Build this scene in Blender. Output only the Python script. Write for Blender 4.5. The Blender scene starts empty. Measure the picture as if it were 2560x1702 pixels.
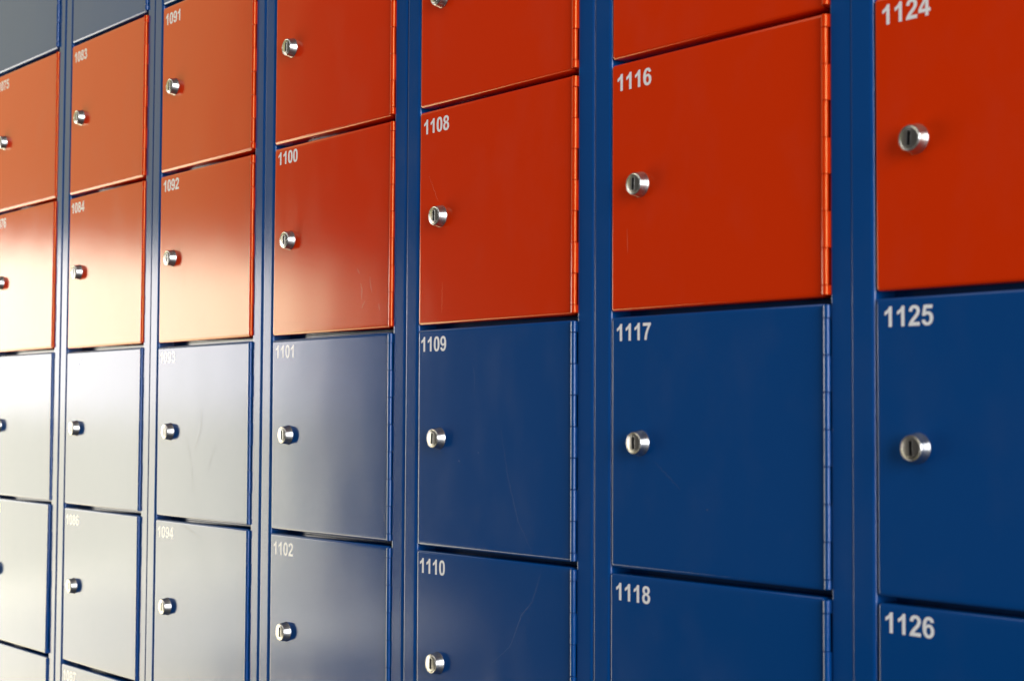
import bpy, bmesh, math, random
from mathutils import Vector, Matrix
from mathutils.geometry import tessellate_polygon

scene = bpy.context.scene
C = scene.collection
MM = 0.001
TOP = 1.905            # height of the top of the door grid above the floor (m)

# ------------------------------------------------------------------ camera
cam_d = bpy.data.cameras.new('camera')
cam = bpy.data.objects.new('camera', cam_d)
C.objects.link(cam)
cam_d.sensor_width = 36.0
cam_d.lens = 36.0 * 4108.82 / 2560.0
cam_d.clip_start = 0.05
cam_d.clip_end = 200
cam.location = (8.73498 * .3, -3.23356 * .3, TOP - 2.56457 * .3)
cam.matrix_world = (Matrix.Translation(cam.location)
                    @ Matrix.Rotation(0.90646, 4, 'Z')
                    @ Matrix.Rotation(math.pi / 2 + 0.04646, 4, 'X')
                    @ Matrix.Rotation(0.00528, 4, 'Z'))
cam_d.dof.use_dof = True
cam_d.dof.focus_distance = 1.75
cam_d.dof.aperture_fstop = 10.0
scene.camera = cam

# ------------------------------------------------------------------ world
w = bpy.data.worlds.new('World')
scene.world = w
w.use_nodes = True
w.node_tree.nodes['Background'].inputs['Color'].default_value = (0.95, 0.9, 0.85, 1)
w.node_tree.nodes['Background'].inputs['Strength'].default_value = 0.10

# ------------------------------------------------------------------ view
scene.view_settings.view_transform = 'Standard'
scene.view_settings.look = 'None'
scene.view_settings.exposure = 0.0
scene.view_settings.gamma = 1.0
scene.view_settings.use_curve_mapping = False

# ------------------------------------------------------------------ lamps
def area_lamp(name, centre, target, sx, sy, radiance, colour):
    """rectangular soft lamp; radiance is what a mirror would show"""
    d = bpy.data.lights.new(name, 'AREA')
    d.shape = 'RECTANGLE'
    d.size, d.size_y = sx, sy
    d.energy = radiance * math.pi * sx * sy
    d.color = colour
    o = bpy.data.objects.new(name, d)
    C.objects.link(o)
    o.location = centre
    v = Vector(target) - Vector(centre)
    o.rotation_euler = v.to_track_quat('-Z', 'Y').to_euler()
    return o

# bright daylight coming through the open end of the passage, far left
# (sky and bright buildings above eye level, somewhat darker ground below)
for y0, y1, z0, z1, rad in ((-3.68, 0.0, 1.15, 2.26, 8.2), (-3.68, 0.0, 0.0, 1.15, 5.4),
                            (-5.50, -3.68, 1.15, 2.26, 8.8), (-5.50, -3.68, 0.0, 1.15, 7.0)):
    yc, zc = (y0 + y1) / 2, (z0 + z1) / 2
    area_lamp('daylight_opening', (-8.0, yc, zc), (0.0, yc, zc), y1 - y0, z1 - z0, rad,
              (1.0, .94, .85) if z0 > 1 else (1.0, .93, .68))
# added dim lamp above that opening, in place of a lit ceiling
area_lamp('ceiling_bounce', (-7.9, -2.4, 4.35), (0.0, -2.4, 4.35), 5.0, 4.0, 1.02, (1.0, .90, .40))
# soft daylight from behind and to the right of the camera
area_lamp('daylight_right', (7.6, -1.7, 2.35), (1.6, 0.0, 1.3), 3.0, 4.2, 11.5, (.95, .97, 1.0))
# added upward lamps over the floor, standing in for sunlit ground at low left
area_lamp('ground_bounce_far', (-7.08, -2.60, .04), (-7.08, -2.60, 5.0), 1.74, 4.9, 5.4, (1.0, .93, .72))
area_lamp('ground_bounce_middle', (-5.10, -2.05, .04), (-5.10, -2.05, 5.0), 2.2, 3.8, 5.2, (1.0, .93, .72))
area_lamp('ground_bounce_near', (-2.4, -1.25, .04), (-2.4, -1.25, 5.0), 3.2, 2.3, 5.6, (1.0, .90, .62))
# added soft fill lamp overhead, out of view, for diffuse light on the doors
area_lamp('overhead_fill', (1.2, -2.6, 4.6), (1.3, -.2, 1.2), 6.0, 3.0, 1.15, (1.0, .97, .93))

# ------------------------------------------------------------------ materials
def new_mat(name):
    m = bpy.data.materials.new(name)
    m.use_nodes = True
    return m, m.node_tree.nodes, m.node_tree.links, m.node_tree.nodes['Principled BSDF']

def paint(name, col, rough=.115, peel=.09, tint=(1, 1, 1)):
    m, N, L, b = new_mat(name)
    geo = N.new('ShaderNodeNewGeometry')
    # light dust and hand marks: a small lift of colour and roughness in soft patches
    n1 = N.new('ShaderNodeTexNoise'); n1.inputs['Scale'].default_value = 9; n1.inputs['Detail'].default_value = 6
    n1.inputs['Roughness'].default_value = .65
    L.new(geo.outputs['Position'], n1.inputs['Vector'])
    mp = N.new('ShaderNodeMapping'); mp.inputs['Scale'].default_value = (22, 22, 9)
    L.new(geo.outputs['Position'], mp.inputs['Vector'])
    n2 = N.new('ShaderNodeTexNoise'); n2.inputs['Scale'].default_value = 1.0; n2.inputs['Detail'].default_value = 4
    L.new(mp.outputs[0], n2.inputs['Vector'])
    mul = N.new('ShaderNodeMath'); mul.operation = 'MULTIPLY'
    L.new(n1.outputs['Fac'], mul.inputs[0]); L.new(n2.outputs['Fac'], mul.inputs[1])
    ramp = N.new('ShaderNodeValToRGB')
    ramp.color_ramp.elements[0].position = .24; ramp.color_ramp.elements[0].color = (0, 0, 0, 1)
    ramp.color_ramp.elements[1].position = .52; ramp.color_ramp.elements[1].color = (1, 1, 1, 1)
    L.new(mul.outputs[0], ramp.inputs['Fac'])
    mix = N.new('ShaderNodeMix'); mix.data_type = 'RGBA'
    mix.inputs['A'].default_value = (*col, 1)
    mix.inputs['B'].default_value = (col[0] * .95 + .008, col[1] * .95 + .008, col[2] * .95 + .008, 1)
    L.new(ramp.outputs['Color'], mix.inputs['Factor'])
    L.new(mix.outputs['Result'], b.inputs['Base Color'])
    mr = N.new('ShaderNodeMapRange')
    mr.inputs['To Min'].default_value = rough; mr.inputs['To Max'].default_value = rough + .045
    L.new(ramp.outputs['Color'], mr.inputs['Value'])
    L.new(mr.outputs['Result'], b.inputs['Roughness'])
    b.inputs['IOR'].default_value = 1.48
    b.inputs['Specular Tint'].default_value = (*tint, 1)
    # powder coat orange peel + slow waviness of the sheet
    n3 = N.new('ShaderNodeTexNoise'); n3.inputs['Scale'].default_value = 650; n3.inputs['Detail'].default_value = 2
    L.new(geo.outputs['Position'], n3.inputs['Vector'])
    n4 = N.new('ShaderNodeTexNoise'); n4.inputs['Scale'].default_value = 7; n4.inputs['Detail'].default_value = 1
    L.new(geo.outputs['Position'], n4.inputs['Vector'])
    b1 = N.new('ShaderNodeBump'); b1.inputs['Strength'].default_value = peel; b1.inputs['Distance'].default_value = .0006
    L.new(n3.outputs['Fac'], b1.inputs['Height'])
    b2 = N.new('ShaderNodeBump'); b2.inputs['Strength'].default_value = 1.0; b2.inputs['Distance'].default_value = .0005
    L.new(n4.outputs['Fac'], b2.inputs['Height'])
    L.new(b1.outputs['Normal'], b2.inputs['Normal'])
    L.new(b2.outputs['Normal'], b.inputs['Normal'])
    return m

M_RED = paint('red_powder_coat', (.64, .027, .0), tint=(1, 1.0, .35))
M_BLUE = paint('blue_powder_coat', (.0, .052, .220), tint=(.85, .88, 1))
M_FRAME = paint('blue_frame_coat', (.0, .053, .225), rough=.125, tint=(.85, .88, 1))

def plain(name, col, rough, metal=0.0, bump=0.0, bscale=300):
    m, N, L, b = new_mat(name)
    geo = N.new('ShaderNodeNewGeometry')
    n = N.new('ShaderNodeTexNoise'); n.inputs['Scale'].default_value = bscale; n.inputs['Detail'].default_value = 4
    L.new(geo.outputs['Position'], n.inputs['Vector'])
    mix = N.new('ShaderNodeMix'); mix.data_type = 'RGBA'
    mix.inputs['A'].default_value = (*[c * .9 for c in col], 1)
    mix.inputs['B'].default_value = (*[min(1, c * 1.08) for c in col], 1)
    L.new(n.outputs['Fac'], mix.inputs['Factor'])
    L.new(mix.outputs['Result'], b.inputs['Base Color'])
    b.inputs['Roughness'].default_value = rough
    b.inputs['Metallic'].default_value = metal
    if bump:
        bn = N.new('ShaderNodeBump'); bn.inputs['Strength'].default_value = bump; bn.inputs['Distance'].default_value = .0003
        L.new(n.outputs['Fac'], bn.inputs['Height']); L.new(bn.outputs['Normal'], b.inputs['Normal'])
    return m

M_CHROME = plain('nickel_plated_brass', (.52, .515, .51), .27, 1.0, .05, 900)
M_FACE = plain('brushed_lock_face', (.37, .36, .355), .25, 1.0, .15, 1500)
M_SLOT = plain('keyway_dark', (.02, .02, .022), .5)
M_NUM = plain('white_vinyl', (.82, .82, .85), .2, 0, .1, 500)
M_SCR = plain('scratched_paint_blue', (.022, .08, .235), .4)
M_SCRR = plain('scratched_paint_red', (.72, .16, .06), .5)
M_SCUFF = plain('scuffed_blue_coat', (.01, .06, .215), .24)
M_SMUDGE = plain('dried_water_mark_on_red', (.62, .06, .02), .22)
M_PLINTH = plain('black_plinth', (.03, .03, .03), .6)

def floor_mat():
    m, N, L, b = new_mat('concrete_floor')
    geo = N.new('ShaderNodeNewGeometry')
    n = N.new('ShaderNodeTexNoise'); n.inputs['Scale'].default_value = 3; n.inputs['Detail'].default_value = 8
    L.new(geo.outputs['Position'], n.inputs['Vector'])
    r = N.new('ShaderNodeValToRGB')
    r.color_ramp.elements[0].position = .3; r.color_ramp.elements[0].color = (.05, .048, .045, 1)
    r.color_ramp.elements[1].position = .7; r.color_ramp.elements[1].color = (.09, .087, .08, 1)
    L.new(n.outputs['Fac'], r.inputs['Fac']); L.new(r.outputs['Color'], b.inputs['Base Color'])
    b.inputs['Roughness'].default_value = .5
    return m

# ------------------------------------------------------------------ helpers
def link_mesh(name, me, parent=None, mats=()):
    for m in mats:
        me.materials.append(m)
    o = bpy.data.objects.new(name, me)
    C.objects.link(o)
    if parent is not None:
        o.parent = parent
    return o

def smooth(me, ang=35):
    for p in me.polygons:
        p.use_smooth = True
    me.set_sharp_from_angle(angle=math.radians(ang))

def outline(x0, x1, z0, z1, r, seg=3):
    """rounded rectangle, counter clockwise seen from the front (-y)"""
    pts = []
    for cx, cz, a0 in ((x1 - r, z0 + r, -90), (x1 - r, z1 - r, 0), (x0 + r, z1 - r, 90), (x0 + r, z0 + r, 180)):
        for k in range(seg + 1):
            a = math.radians(a0 + 90 * k / seg)
            pts.append((cx + r * math.cos(a), cz + r * math.sin(a)))
    return pts

def pan_mesh(name, x0, x1, z0, z1, depth, bev, corner, kz=1.0):
    """folded sheet pan: flat front at y=0, rolled edges, open sides folded back by depth"""
    bm = bmesh.new()
    loops = []
    ins = [(bev + 1.2 * MM, 0.0)]
    nb = 5
    for k in range(nb + 1):
        a = math.pi / 2 * k / nb
        ins.append((bev * (1 - math.sin(a)), bev * (1 - math.cos(a))))
    ins.append((0.0, depth))
    for inset, y in ins:
        pts = outline(x0 + inset, x1 - inset, z0 + inset * kz, z1 - inset * kz, max(corner - inset * .6, .0002))
        loops.append([bm.verts.new((x, y, z)) for x, z in pts])
    bm.faces.new(loops[0])
    n = len(loops[0])
    for a, b in zip(loops[:-1], loops[1:]):
        for i in range(n):
            j = (i + 1) % n
            bm.faces.new((a[i], b[i], b[j], a[j]))
    bm.faces.new(list(reversed(loops[-1])))
    bmesh.ops.recalc_face_normals(bm, faces=bm.faces)
    me = bpy.data.meshes.new(name)
    bm.to_mesh(me); bm.free()
    smooth(me, 40)
    return me

def prism_mesh(name, prof, z0, z1, ang=30):
    """profile in x,y extruded upwards"""
    bm = bmesh.new()
    a = [bm.verts.new((x, y, z0)) for x, y in prof]
    b = [bm.verts.new((x, y, z1)) for x, y in prof]
    n = len(prof)
    for i in range(n):
        j = (i + 1) % n
        bm.faces.new((a[i], a[j], b[j], b[i]))
    bm.faces.new(a); bm.faces.new(list(reversed(b)))
    bmesh.ops.recalc_face_normals(bm, faces=bm.faces)
    me = bpy.data.meshes.new(name)
    bm.to_mesh(me); bm.free()
    smooth(me, ang)
    return me

def box(bm, x0, x1, y0, y1, z0, z1):
    v = [bm.verts.new(p) for p in ((x0, y0, z0), (x1, y0, z0), (x1, y1, z0), (x0, y1, z0),
                                   (x0, y0, z1), (x1, y0, z1), (x1, y1, z1), (x0, y1, z1))]
    for f in ((3, 2, 1, 0), (4, 5, 6, 7), (0, 1, 5, 4), (1, 2, 6, 5), (2, 3, 7, 6), (3, 0, 4, 7)):
        bm.faces.new([v[i] for i in f])

def box_mesh(name, *b):
    bm = bmesh.new(); box(bm, *b)
    me = bpy.data.meshes.new(name); bm.to_mesh(me); bm.free()
    return me

# ------------------------------------------------------------------ dimensions (mm, cabinet space)
PITCH = 225.58
GAP = 5.34
DX0, DX1 = 24.6, 270.6
DH = PITCH - GAP
ROWS = 8
CH = PITCH * ROWS

# stile profiles: flat front at y=0 with rolled edges
def stile_prof(x0, x1, rl, rr, depth):
    p = []
    for k in range(6):
        a = math.radians(180 + 90 * k / 5)
        p.append((x0 + rl + rl * math.cos(a), rl + rl * math.sin(a)))
    p.append((x0 + rl + 1.0, 0.0))
    p.append((x1 - rr - 1.0, 0.0))
    for k in range(8):
        a = math.radians(270 + 90 * k / 7)
        p.append((x1 - rr + rr * math.cos(a), rr + rr * math.sin(a)))
    p += [(x1, depth), (x0, depth)]
    return [(x * MM, y * MM) for x, y in p]

ME_STILE_L = prism_mesh('stile_left', stile_prof(1.1, 23.0, 1.0, 3.4, 30), -CH * MM - .028, .028)
ME_STILE_R = prism_mesh('stile_right', stile_prof(277.9, 299.9, 1.2, 3.0, 30), -CH * MM - .028, .028)
ME_STILE_L.materials.append(M_FRAME); ME_STILE_R.materials.append(M_FRAME)
ME_RAIL = box_mesh('rail', .0232, 0.2777, .0235, .0295, -.012, .012); ME_RAIL.materials.append(M_FRAME)
ME_ENDRAIL = pan_mesh('end_rail', .0232, 0.2777, -.0125, .0125, .03, .001, .001); ME_ENDRAIL.materials.append(M_FRAME)
ME_BODY = box_mesh('body', .0012, .2998, .0302, .50, -CH * MM - .028, .028); ME_BODY.materials.append(M_FRAME)
ME_PLINTH = box_mesh('plinth', .004, .297, .03, .48, -TOP, -CH * MM - .0285); ME_PLINTH.materials.append(M_PLINTH)

# door: origin at the top of its row, x from the seam of its cabinet
def door_mesh(name, mat):
    me = pan_mesh(name, DX0 * MM, DX1 * MM, -(PITCH - GAP / 2) * MM, -GAP / 2 * MM, .021, .0015, .0022, 2.0)
    me.materials.append(mat)
    return me
ME_DOOR = {'red': door_mesh('door_red', M_RED), 'blue': door_mesh('door_blue', M_BLUE)}

def hinge_mesh(name, mat):
    bm = bmesh.new()
    zt = -GAP / 2 - .9
    zb = -(PITCH - GAP / 2) + .9
    cuts = [zt, zt - 10.5]
    while cuts[-1] - 28.6 > zb + 4:
        cuts.append(cuts[-1] - 28.6)
    cuts.append(zb)
    for i in range(len(cuts) - 1):
        a, b = cuts[i] - .28, cuts[i + 1] + .28
        even = i % 2 == 0
        R = 2.85 if even else 2.68
        xc, yc = 274.0 + (.12 if even else -.08), -.8
        seg = 28
        rings = []
        for z, r in ((a, R - .3), (a - .3, R), (b + .3, R), (b, R - .3)):
            zz = z
            ring = []
            for k in range(seg):
                t = 2 * math.pi * k / seg
                # the top knuckle is cut slightly askew
                dzz = 0
                ring.append(bm.verts.new(((xc + r * math.cos(t)) * MM, (yc + r * math.sin(t)) * MM, (zz + dzz) * MM)))
            rings.append(ring)
        for p, q in zip(rings[:-1], rings[1:]):
            for k in range(seg):
                j = (k + 1) % seg
                bm.faces.new((p[k], q[k], q[j], p[j]))
        bm.faces.new(list(reversed(rings[0]))); bm.faces.new(rings[-1])
        # leaf: to the door side on one knuckle, to the stile side on the next
        if even:
            box(bm, 275.5 * MM, 277.7 * MM, .5 * MM, 1.9 * MM, b * MM, a * MM)
        else:
            box(bm, 270.0 * MM, 273.0 * MM, .7 * MM, 1.9 * MM, b * MM, a * MM)
    # the pin and the folded leaf behind, seen as the dark line between knuckles
    box(bm, 272.8 * MM, 275.2 * MM, -2.0 * MM, 1.0 * MM, (zb + .1) * MM, (zt - .1) * MM)
    box(bm, 270.4 * MM, 277.2 * MM, 3.2 * MM, 13.0 * MM, zb * MM, zt * MM)
    bmesh.ops.recalc_face_normals(bm, faces=bm.faces)
    me = bpy.data.meshes.new(name); bm.to_mesh(me); bm.free()
    smooth(me, 30)
    me.materials.append(mat)
    return me
ME_HINGE = {'red': hinge_mesh('hinge_red', M_RED), 'blue': hinge_mesh('hinge_blue', M_BLUE)}

# ------------------------------------------------------------------ cam lock
def lock_mesh():
    bm = bmesh.new()
    prof = [(11.3, 0.0), (11.35, -.4), (11.2, -.8), (10.95, -1.2), (9.75, -8.0), (9.55, -8.5), (9.15, -8.85), (8.75, -8.9),
            (8.45, -8.75), (8.3, -8.35), (8.2, -8.35), (8.0, -8.75), (7.7, -8.85)]
    seg = 64
    rings = []
    for r, y in prof:
        rings.append([bm.verts.new((r * math.cos(2 * math.pi * k / seg) * MM, y * MM, r * math.sin(2 * math.pi * k / seg) * MM)) for k in range(seg)])
    for p, q in zip(rings[:-1], rings[1:]):
        for k in range(seg):
            j = (k + 1) % seg
            bm.faces.new((p[k], p[j], q[j], q[k]))
    # plug face with keyway
    hw, hh = 1.55, 5.3
    slot = [(hw, -hh), (hw, -1.2), (hw - .55, -.6), (hw - .55, 1.6), (hw, 2.2), (hw, hh), (-hw, hh), (-hw, -hh)]
    outer = [Vector((v.co.x, v.co.z, 0)) for v in rings[-1]]
    inner = [Vector((x * MM, z * MM, 0)) for x, z in slot]
    tris = tessellate_polygon([outer, inner])
    yf = prof[-1][1] * MM
    iv = [bm.verts.new((p.x, yf, p.y)) for p in inner]
    allv = rings[-1] + iv
    for t in tris:
        f = bm.faces.new([allv[i] for i in t]); f.material_index = 1
    # raised lip round the keyway and its walls
    iv2 = [bm.verts.new((p.x, yf + .004, p.y)) for p in inner]
    n = len(iv)
    for k in range(n):
        j = (k + 1) % n
        f = bm.faces.new((iv[k], iv[j], iv2[j], iv2[k])); f.material_index = 2
    f = bm.faces.new(iv2); f.material_index = 2
    # bright thin lip
    for (ax, az), (bx, bz) in zip(slot[:], slot[1:] + slot[:1]):
        pass
    bmesh.ops.recalc_face_normals(bm, faces=bm.faces)
    # lip frame as four thin bars standing 0.12 mm proud
    o = .38
    for b in ((-hw - o, -hw - .03, -hh - o, hh + o), (hw + .03, hw + o, -hh - o, hh + o),
              (-hw - .03, hw + .03, hh + .03, hh + o), (-hw - .03, hw + .03, -hh - o, -hh - .03)):
        box(bm, b[0] * MM, b[1] * MM, yf - .00022, yf + .0003, b[2] * MM, b[3] * MM)
    me = bpy.data.meshes.new('lock'); bm.to_mesh(me); bm.free()
    smooth(me, 28)
    for m in (M_CHROME, M_FACE, M_SLOT):
        me.materials.append(m)
    return me
ME_LOCK = lock_mesh()

# ------------------------------------------------------------------ bold grotesque numerals
# on-curve points are ('p',x,y); off-curve (quadratic) points are ('q',x,y)
def P(*a): return [('p', x, y) for x, y in a]
G = {
 '1': [['p',806,0],['p',525,0],['p',525,1059],['q',371,915],['p',162,846],['p',162,1101],['q',272,1137],['p',401,1237.5],['q',530,1338],['p',578,1472],['p',806,1472]],
 '0': [['p',560,1472],['q',773,1472],['p',893,1320],['q',1036,1140],['p',1036,723],['q',1036,307],['p',892,125],['q',773,-25],['p',560,-25],['q',346,-25],['p',215,139.5],['q',84,304],['p',84,726],['q',84,1140],['p',228,1322],['q',347,1472]],
 '2': [['p',1036,261],['p',1036,0],['p',51,0],['q',67,148],['p',147,280.5],['q',227,413],['p',463,632],['q',653,809],['p',696,872],['q',754,959],['p',754,1044],['q',754,1138],['p',703.5,1188.5],['q',653,1239],['p',564,1239],['q',476,1239],['p',424,1186],['q',372,1133],['p',364,1010],['p',84,1038],['q',109,1270],['p',241,1371],['q',373,1472],['p',571,1472],['q',788,1472],['p',912,1355],['q',1036,1238],['p',1036,1064],['q',1036,965],['p',1000.5,875.5],['q',965,786],['p',888,688],['q',837,623],['p',704,501],['q',571,379],['p',535.5,339],['q',500,299],['p',478,261]],
 '3': [['p',78,391],['p',350,424],['q',363,320],['p',420,265],['q',477,210],['p',558,210],['q',645,210],['p',704.5,276],['q',764,342],['p',764,454],['q',764,560],['p',707,622],['q',650,684],['p',568,684],['q',514,684],['p',439,663],['p',470,892],['q',584,889],['p',644,941.5],['q',704,994],['p',704,1081],['q',704,1155],['p',660,1199],['q',616,1243],['p',543,1243],['q',471,1243],['p',420,1193],['q',369,1143],['p',358,1047],['p',99,1091],['q',126,1224],['p',180.5,1303.5],['q',235,1383],['p',332.5,1428.5],['q',430,1474],['p',551,1474],['q',758,1474],['p',883,1342],['q',986,1234],['p',986,1098],['q',986,905],['p',775,790],['q',901,763],['p',976.5,669],['q',1052,575],['p',1052,442],['q',1052,249],['p',911,113],['q',770,-23],['p',560,-23],['q',361,-23],['p',230,91.5],['q',99,206]],
 '4': [['p',638,0],['p',638,295],['p',38,295],['p',38,541],['p',674,1472],['p',910,1472],['p',910,542],['p',1092,542],['p',1092,295],['p',910,295],['p',910,0]],
 '5': [['p',91,377],['p',371,406],['q',383,311],['p',442,255.5],['q',501,200],['p',578,200],['q',666,200],['p',727,271.5],['q',788,343],['p',788,487],['q',788,622],['p',727.5,689.5],['q',667,757],['p',570,757],['q',449,757],['p',353,650],['p',125,683],['p',269,1446],['p',1012,1446],['p',1012,1183],['p',482,1183],['p',438,934],['q',532,981],['p',630,981],['q',817,981],['p',947,845],['q',1077,709],['p',1077,492],['q',1077,311],['p',972,169],['q',829,-25],['p',575,-25],['q',372,-25],['p',244,84],['q',116,193]],
 '6': [['p',1036,1107],['p',764,1077],['q',754,1161],['p',712,1201],['q',670,1241],['p',603,1241],['q',514,1241],['p',452.5,1161],['q',391,1081],['p',375,828],['q',480,952],['p',636,952],['q',812,952],['p',937.5,818],['q',1063,684],['p',1063,472],['q',1063,247],['p',931,111],['q',799,-25],['p',592,-25],['q',370,-25],['p',227,147.5],['q',84,320],['p',84,713],['q',84,1116],['p',233,1294],['q',382,1472],['p',620,1472],['q',787,1472],['p',896.5,1378.5],['q',1006,1285]],
 '7': [['p',87,1186],['p',87,1446],['p',1049,1446],['p',1049,1242],['q',930,1125],['p',807,906],['q',684,687],['p',619.5,440.5],['q',555,194],['p',556,0],['p',285,0],['q',292,304],['p',410.5,620],['q',529,936],['p',727,1186]],
 '8': [['p',328,790],['q',219,836],['p',169.5,916.5],['q',120,997],['p',120,1093],['q',120,1257],['p',234.5,1364],['q',349,1471],['p',560,1471],['q',769,1471],['p',884.5,1364],['q',1000,1257],['p',1000,1093],['q',1000,991],['p',947,911.5],['q',894,832],['p',798,790],['q',920,741],['p',983.5,647],['q',1047,553],['p',1047,430],['q',1047,227],['p',917.5,100],['q',788,-27],['p',573,-27],['q',373,-27],['p',240,78],['q',83,202],['p',83,418],['q',83,537],['p',142,636.5],['q',201,736]],
}
H = {
 '0': [[['p',560,1239],['q',509,1239],['p',469,1206.5],['q',429,1174],['p',407,1090],['q',378,981],['p',378,723],['q',378,465],['p',404,368.5],['q',430,272],['p',469.5,240],['q',509,208],['p',560,208],['q',611,208],['p',651,240.5],['q',691,273],['p',713,357],['q',742,465],['p',742,723],['q',742,981],['p',716,1077.5],['q',690,1174],['p',650.5,1206.5],['q',611,1239]]],
 '4': [[['p',638,542],['p',638,1043],['p',301,542]]],
 '6': [[['p',399,496],['q',399,359],['p',462,284.5],['q',525,210],['p',606,210],['q',684,210],['p',736,271],['q',788,332],['p',788,471],['q',788,614],['p',732,680.5],['q',676,747],['p',592,747],['q',511,747],['p',455,683.5],['q',399,620]]],
 '8': [[['p',386,1073],['q',386,989],['p',433.5,942],['q',481,895],['p',560,895],['q',640,895],['p',688,942.5],['q',736,990],['p',736,1074],['q',736,1153],['p',688.5,1200.5],['q',641,1248],['p',563,1248],['q',482,1248],['p',434,1200],['q',386,1152]],
       [['p',360,446],['q',360,330],['p',419.5,265],['q',479,200],['p',568,200],['q',655,200],['p',712,262.5],['q',769,325],['p',769,443],['q',769,546],['p',711,608.5],['q',653,671],['p',564,671],['q',461,671],['p',410.5,600],['q',360,529]]],
}
def turn(c): return [[k, 1127 - x, 1447 - y] for k, x, y in c]
G['9'] = turn(G['6']); H['9'] = [turn(H['6'][0])]

def flat(c, n=5):
    out = []
    L_ = len(c)
    for i, (k, x, y) in enumerate(c):
        if k == 'p':
            out.append((x, y))
        else:
            _, ax, ay = c[i - 1]; _, bx, by = c[(i + 1) % L_]
            for s in range(1, n):
                t = s / n
                out.append(((1 - t) ** 2 * ax + 2 * t * (1 - t) * x + t * t * bx, (1 - t) ** 2 * ay + 2 * t * (1 - t) * y + t * t * by))
    return out
FLAT = {d: [flat(G[d])] + [flat(h) for h in H.get(d, [])] for d in G}

def number_mesh(n, cap=15.05):
    bm = bmesh.new()
    s = cap / 1466 * MM
    th = .00012
    for i, ch in enumerate(str(n)):
        ox = i * 1120 * s
        loops = [[Vector((ox + x * s, y * s, 0)) for x, y in lp] for lp in FLAT[ch]]
        tris = tessellate_polygon(loops)
        fr, bk = [], []
        for lp in loops:
            fr.append([bm.verts.new((p.x, -th, p.y)) for p in lp])
            bk.append([bm.verts.new((p.x, 0, p.y)) for p in lp])
        fa = [v for l in fr for v in l]
        for t in tris:
            if len(set(t)) == 3:
                bm.faces.new([fa[k] for k in t])
        for f, b in zip(fr, bk):
            for k in range(len(f)):
                j = (k + 1) % len(f)
                bm.faces.new((f[k], f[j], b[j], b[k]))
    bmesh.ops.recalc_face_normals(bm, faces=bm.faces)
    me = bpy.data.meshes.new('number'); bm.to_mesh(me); bm.free()
    me.materials.append(M_NUM)
    return me

# where each vinyl number sits: (baseline below the row top, left shift), mm
BASE = {1083: -28.6, 1091: -27.0, 1075: -27.4, 1084: -25.5, 1092: -23.6, 1100: -22.8, 1108: -26.1, 1116: -27.1, 1124: -24.0,
        1076: -24.8, 1085: -26.6, 1093: -24.2, 1101: -24.5, 1109: -24.9, 1117: -24.0, 1125: -24.5, 1086: -26.9, 1094: -25.7,
        1102: -26.8, 1110: -25.0, 1118: -25.7, 1126: -23.8}
SHIFT = {1109: -2.3, 1110: -2.0, 1093: -1.2, 1117: -.6, 1118: -.8, 1116: -.2, 1125: .6, 1102: .4, 1083: 1.8, 1091: .8, 1092: 1.4, 1100: .6}

# ------------------------------------------------------------------ faint scratches (points in door space, mm)
def scratch_mesh(pts, wmm, mat):
    bm = bmesh.new()
    L_, R_ = [], []
    n = len(pts)
    for i, (x, z) in enumerate(pts):
        a = pts[max(i - 1, 0)]; b = pts[min(i + 1, n - 1)]
        dx, dz = b[0] - a[0], b[1] - a[1]
        l = math.hypot(dx, dz) or 1
        ww = wmm * (.25 + .75 * math.sin(math.pi * (i + .3) / n))
        nx, nz = -dz / l * ww / 2, dx / l * ww / 2
        L_.append(bm.verts.new(((x + nx) * MM, -.00006, (z + nz) * MM)))
        R_.append(bm.verts.new(((x - nx) * MM, -.00006, (z - nz) * MM)))
    for i in range(n - 1):
        bm.faces.new((L_[i], L_[i + 1], R_[i + 1], R_[i]))
    bmesh.ops.recalc_face_normals(bm, faces=bm.faces)
    me = bpy.data.meshes.new('scratch'); bm.to_mesh(me); bm.free()
    me.materials.append(mat)
    return me
rnd = random.Random(7)
def wob(pts, n=14, amp=.5):
    out = []
    for (a, b) in zip(pts[:-1], pts[1:]):
        for k in range(n):
            t = k / n
            out.append((a[0] * (1 - t) + b[0] * t + rnd.uniform(-amp, amp), a[1] * (1 - t) + b[1] * t + rnd.uniform(-amp, amp)))
    out.append(pts[-1])
    return out
SCR = {
 1108: [([(66, -181), (65.5, -212)], .45, 'r'), ([(41, -70), (52, -88), (58, -98)], .25, 'r')],
 1109: [([(96, -135), (97, -136)], .7, 'b'), ([(128, -126), (128.6, -126.8)], .6, 'b'), ([(165, -105), (176, -150), (192, -190), (214, -219)], .22, 'b'), ([(118, -38), (122, -52), (121, -66)], .22, 'b')],
 1110: [([(228, -6), (214, -38), (198, -52), (180, -84), (150, -104)], .3, 'b')],
 1117: [([(143, -167), (144.5, -168)], .8, 'b'), ([(78, -128), (112, -152)], .5, 'f')],
 1116: [([(45, -150), (46, -172)], .3, 'r')],
 1100: [([(213, -172), (216, -180), (215, -190)], 2.6, 's'), ([(231, -166), (233, -176), (236, -184)], 2.0, 's'), ([(222, -192), (216, -200)], 1.8, 's'), ([(249, -196), (251, -204)], 2.2, 's'), ([(206, -156), (211, -162)], 2.0, 's')],
 1094: [([(98, -6), (126, -13), (150, -20)], 2.4, 'f'), ([(120, -190), (140, -214)], 3.0, 'f')],
 1093: [([(150, -84), (148, -110), (132, -134)], 3.0, 'f'), ([(108, -120), (122, -150), (130, -190)], 1.6, 'f'), ([(186, -130), (168, -160)], 1.4, 'f')],
 1101: [([(70, -152), (78, -154)], 1.0, 'f'), ([(262, -196), (264, -203)], 1.6, 'f')],
}

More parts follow.
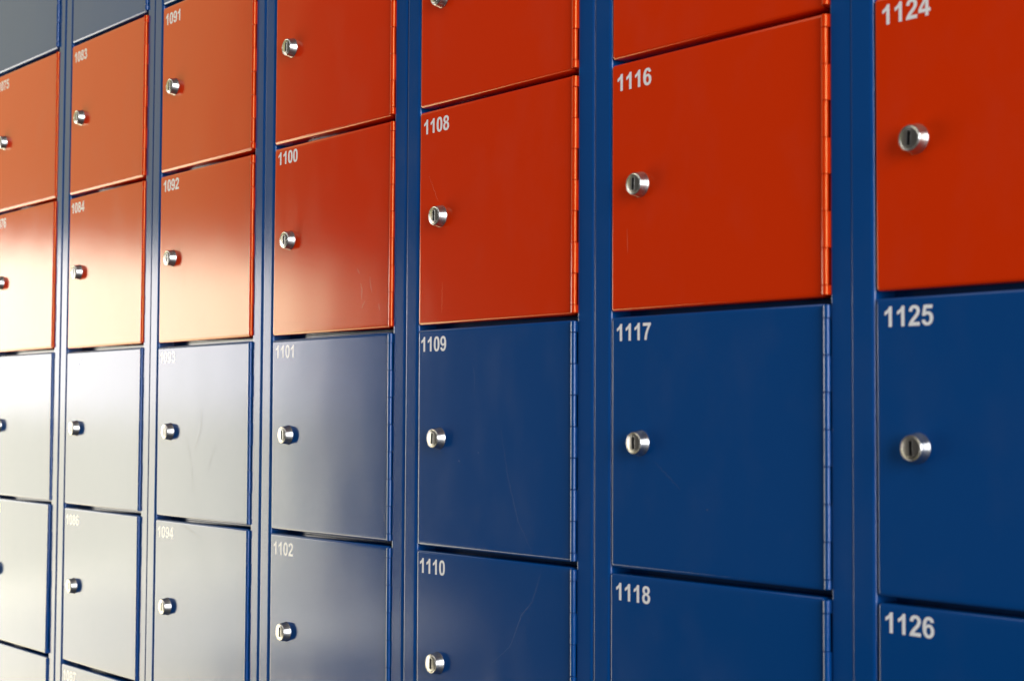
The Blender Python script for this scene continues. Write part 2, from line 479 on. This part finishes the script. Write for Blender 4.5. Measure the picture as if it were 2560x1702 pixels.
# ------------------------------------------------------------------ setting
fl = link_mesh('floor', box_mesh('floor', -8.4, 8.4, -7, .8, -.2, 0), None, [floor_mat()])
fl['kind'] = 'structure'

# ------------------------------------------------------------------ the locker cabinets
COLDX = [-.5, 0, -.1, .3, .9, .9, -1.5]
COLDZ = [3.2, 1.1, -.5, -1.1, -1.3, -1.2, -.1]
COLDY = [0, .5, -.3, .2, 0, .3, -.2]
LABEL = [
 'blue locker cabinet cut by the left picture edge, with red doors 1075 and 1076',
 'blue locker cabinet with red doors numbered 1083 and 1084',
 'blue locker cabinet with red doors numbered 1091 and 1092',
 'blue locker cabinet with smudged red door 1100 above blue door 1101',
 'blue locker cabinet with red door 1108 above blue door 1109',
 'blue locker cabinet with red door 1116 above blue door 1117',
 'blue locker cabinet cut by the right picture edge, with red door 1124',
]
def copy_to(src, parent):
    c = src.copy(); C.objects.link(c); c.parent = parent
    return c

proto = {}
def part(name, me, parent, loc=(0, 0, 0)):
    o = bpy.data.objects.new(name, me)
    C.objects.link(o); o.parent = parent; o.location = loc
    return o

for c in range(7):
    root = bpy.data.objects.new('locker_cabinet', None)
    root.empty_display_size = .1
    C.objects.link(root)
    ox, oy, oz = (300 * c + COLDX[c]) * MM, COLDY[c] * MM, COLDZ[c] * MM
    root.location = (ox + .15, oy, 0)
    root['label'] = LABEL[c]
    root['category'] = 'locker cabinet'
    root['group'] = 'locker cabinets standing side by side'
    dz = TOP + oz
    B = (-.15, 0, dz)
    part('stile', ME_STILE_L, root, B)
    part('stile', ME_STILE_R, root, B)
    part('body', ME_BODY, root, B)
    part('plinth', ME_PLINTH, root, (-.15, 0, TOP + 0.0002))
    for r in range(1, ROWS):
        part('rail', ME_RAIL, root, (-.15, 0, dz - r * PITCH * MM))
    part('rail', ME_ENDRAIL, root, (-.15, 0, dz + .0142))
    part('rail', ME_ENDRAIL, root, (-.15, 0, dz - CH * MM - .0142))
    for r in range(ROWS):
        num = 1074 + 8 * c + r
        col = 'red' if r in (1, 2) else 'blue'
        jr = random.Random(num * 13)
        jx, jz = jr.uniform(-.35, .35), jr.uniform(-.3, .3)
        if num == 1118: jx = -1.0
        if num == 1126: jx = .9
        if num == 1117: jx = .2
        d = part('door', ME_DOOR[col], root, ((-150 + jx) * MM, jr.uniform(-.25, .2) * MM, dz + (-r * PITCH + jz) * MM))
        d.rotation_euler = (math.radians(jr.uniform(-.22, .22)), 0, math.radians(jr.uniform(-.16, .16)))
        d['label'] = '%s door numbered %d' % (col, num)
        part('hinge', ME_HINGE[col], d, (-jx * MM * .5, 0, 0))
        if r == 0:
            continue          # the tall top doors carry no lock the photo shows
        lk = part('lock', ME_LOCK, d, (62.2 * MM, 0, -113.4 * MM))
        lk.rotation_euler = (0, math.radians(jr.uniform(-5, 5)), 0)
        part('number', number_mesh(num), d, ((30.4 + SHIFT.get(num, 0) - jx) * MM, -.00005, (BASE.get(num, -25.0) - jz) * MM))
        for pts, wd, k in SCR.get(num, []):
            part('scratch', scratch_mesh(wob(pts), wd, {'r': M_SCRR, 's': M_SMUDGE, 'b': M_SCR, 'f': M_SCUFF}[k]), d)
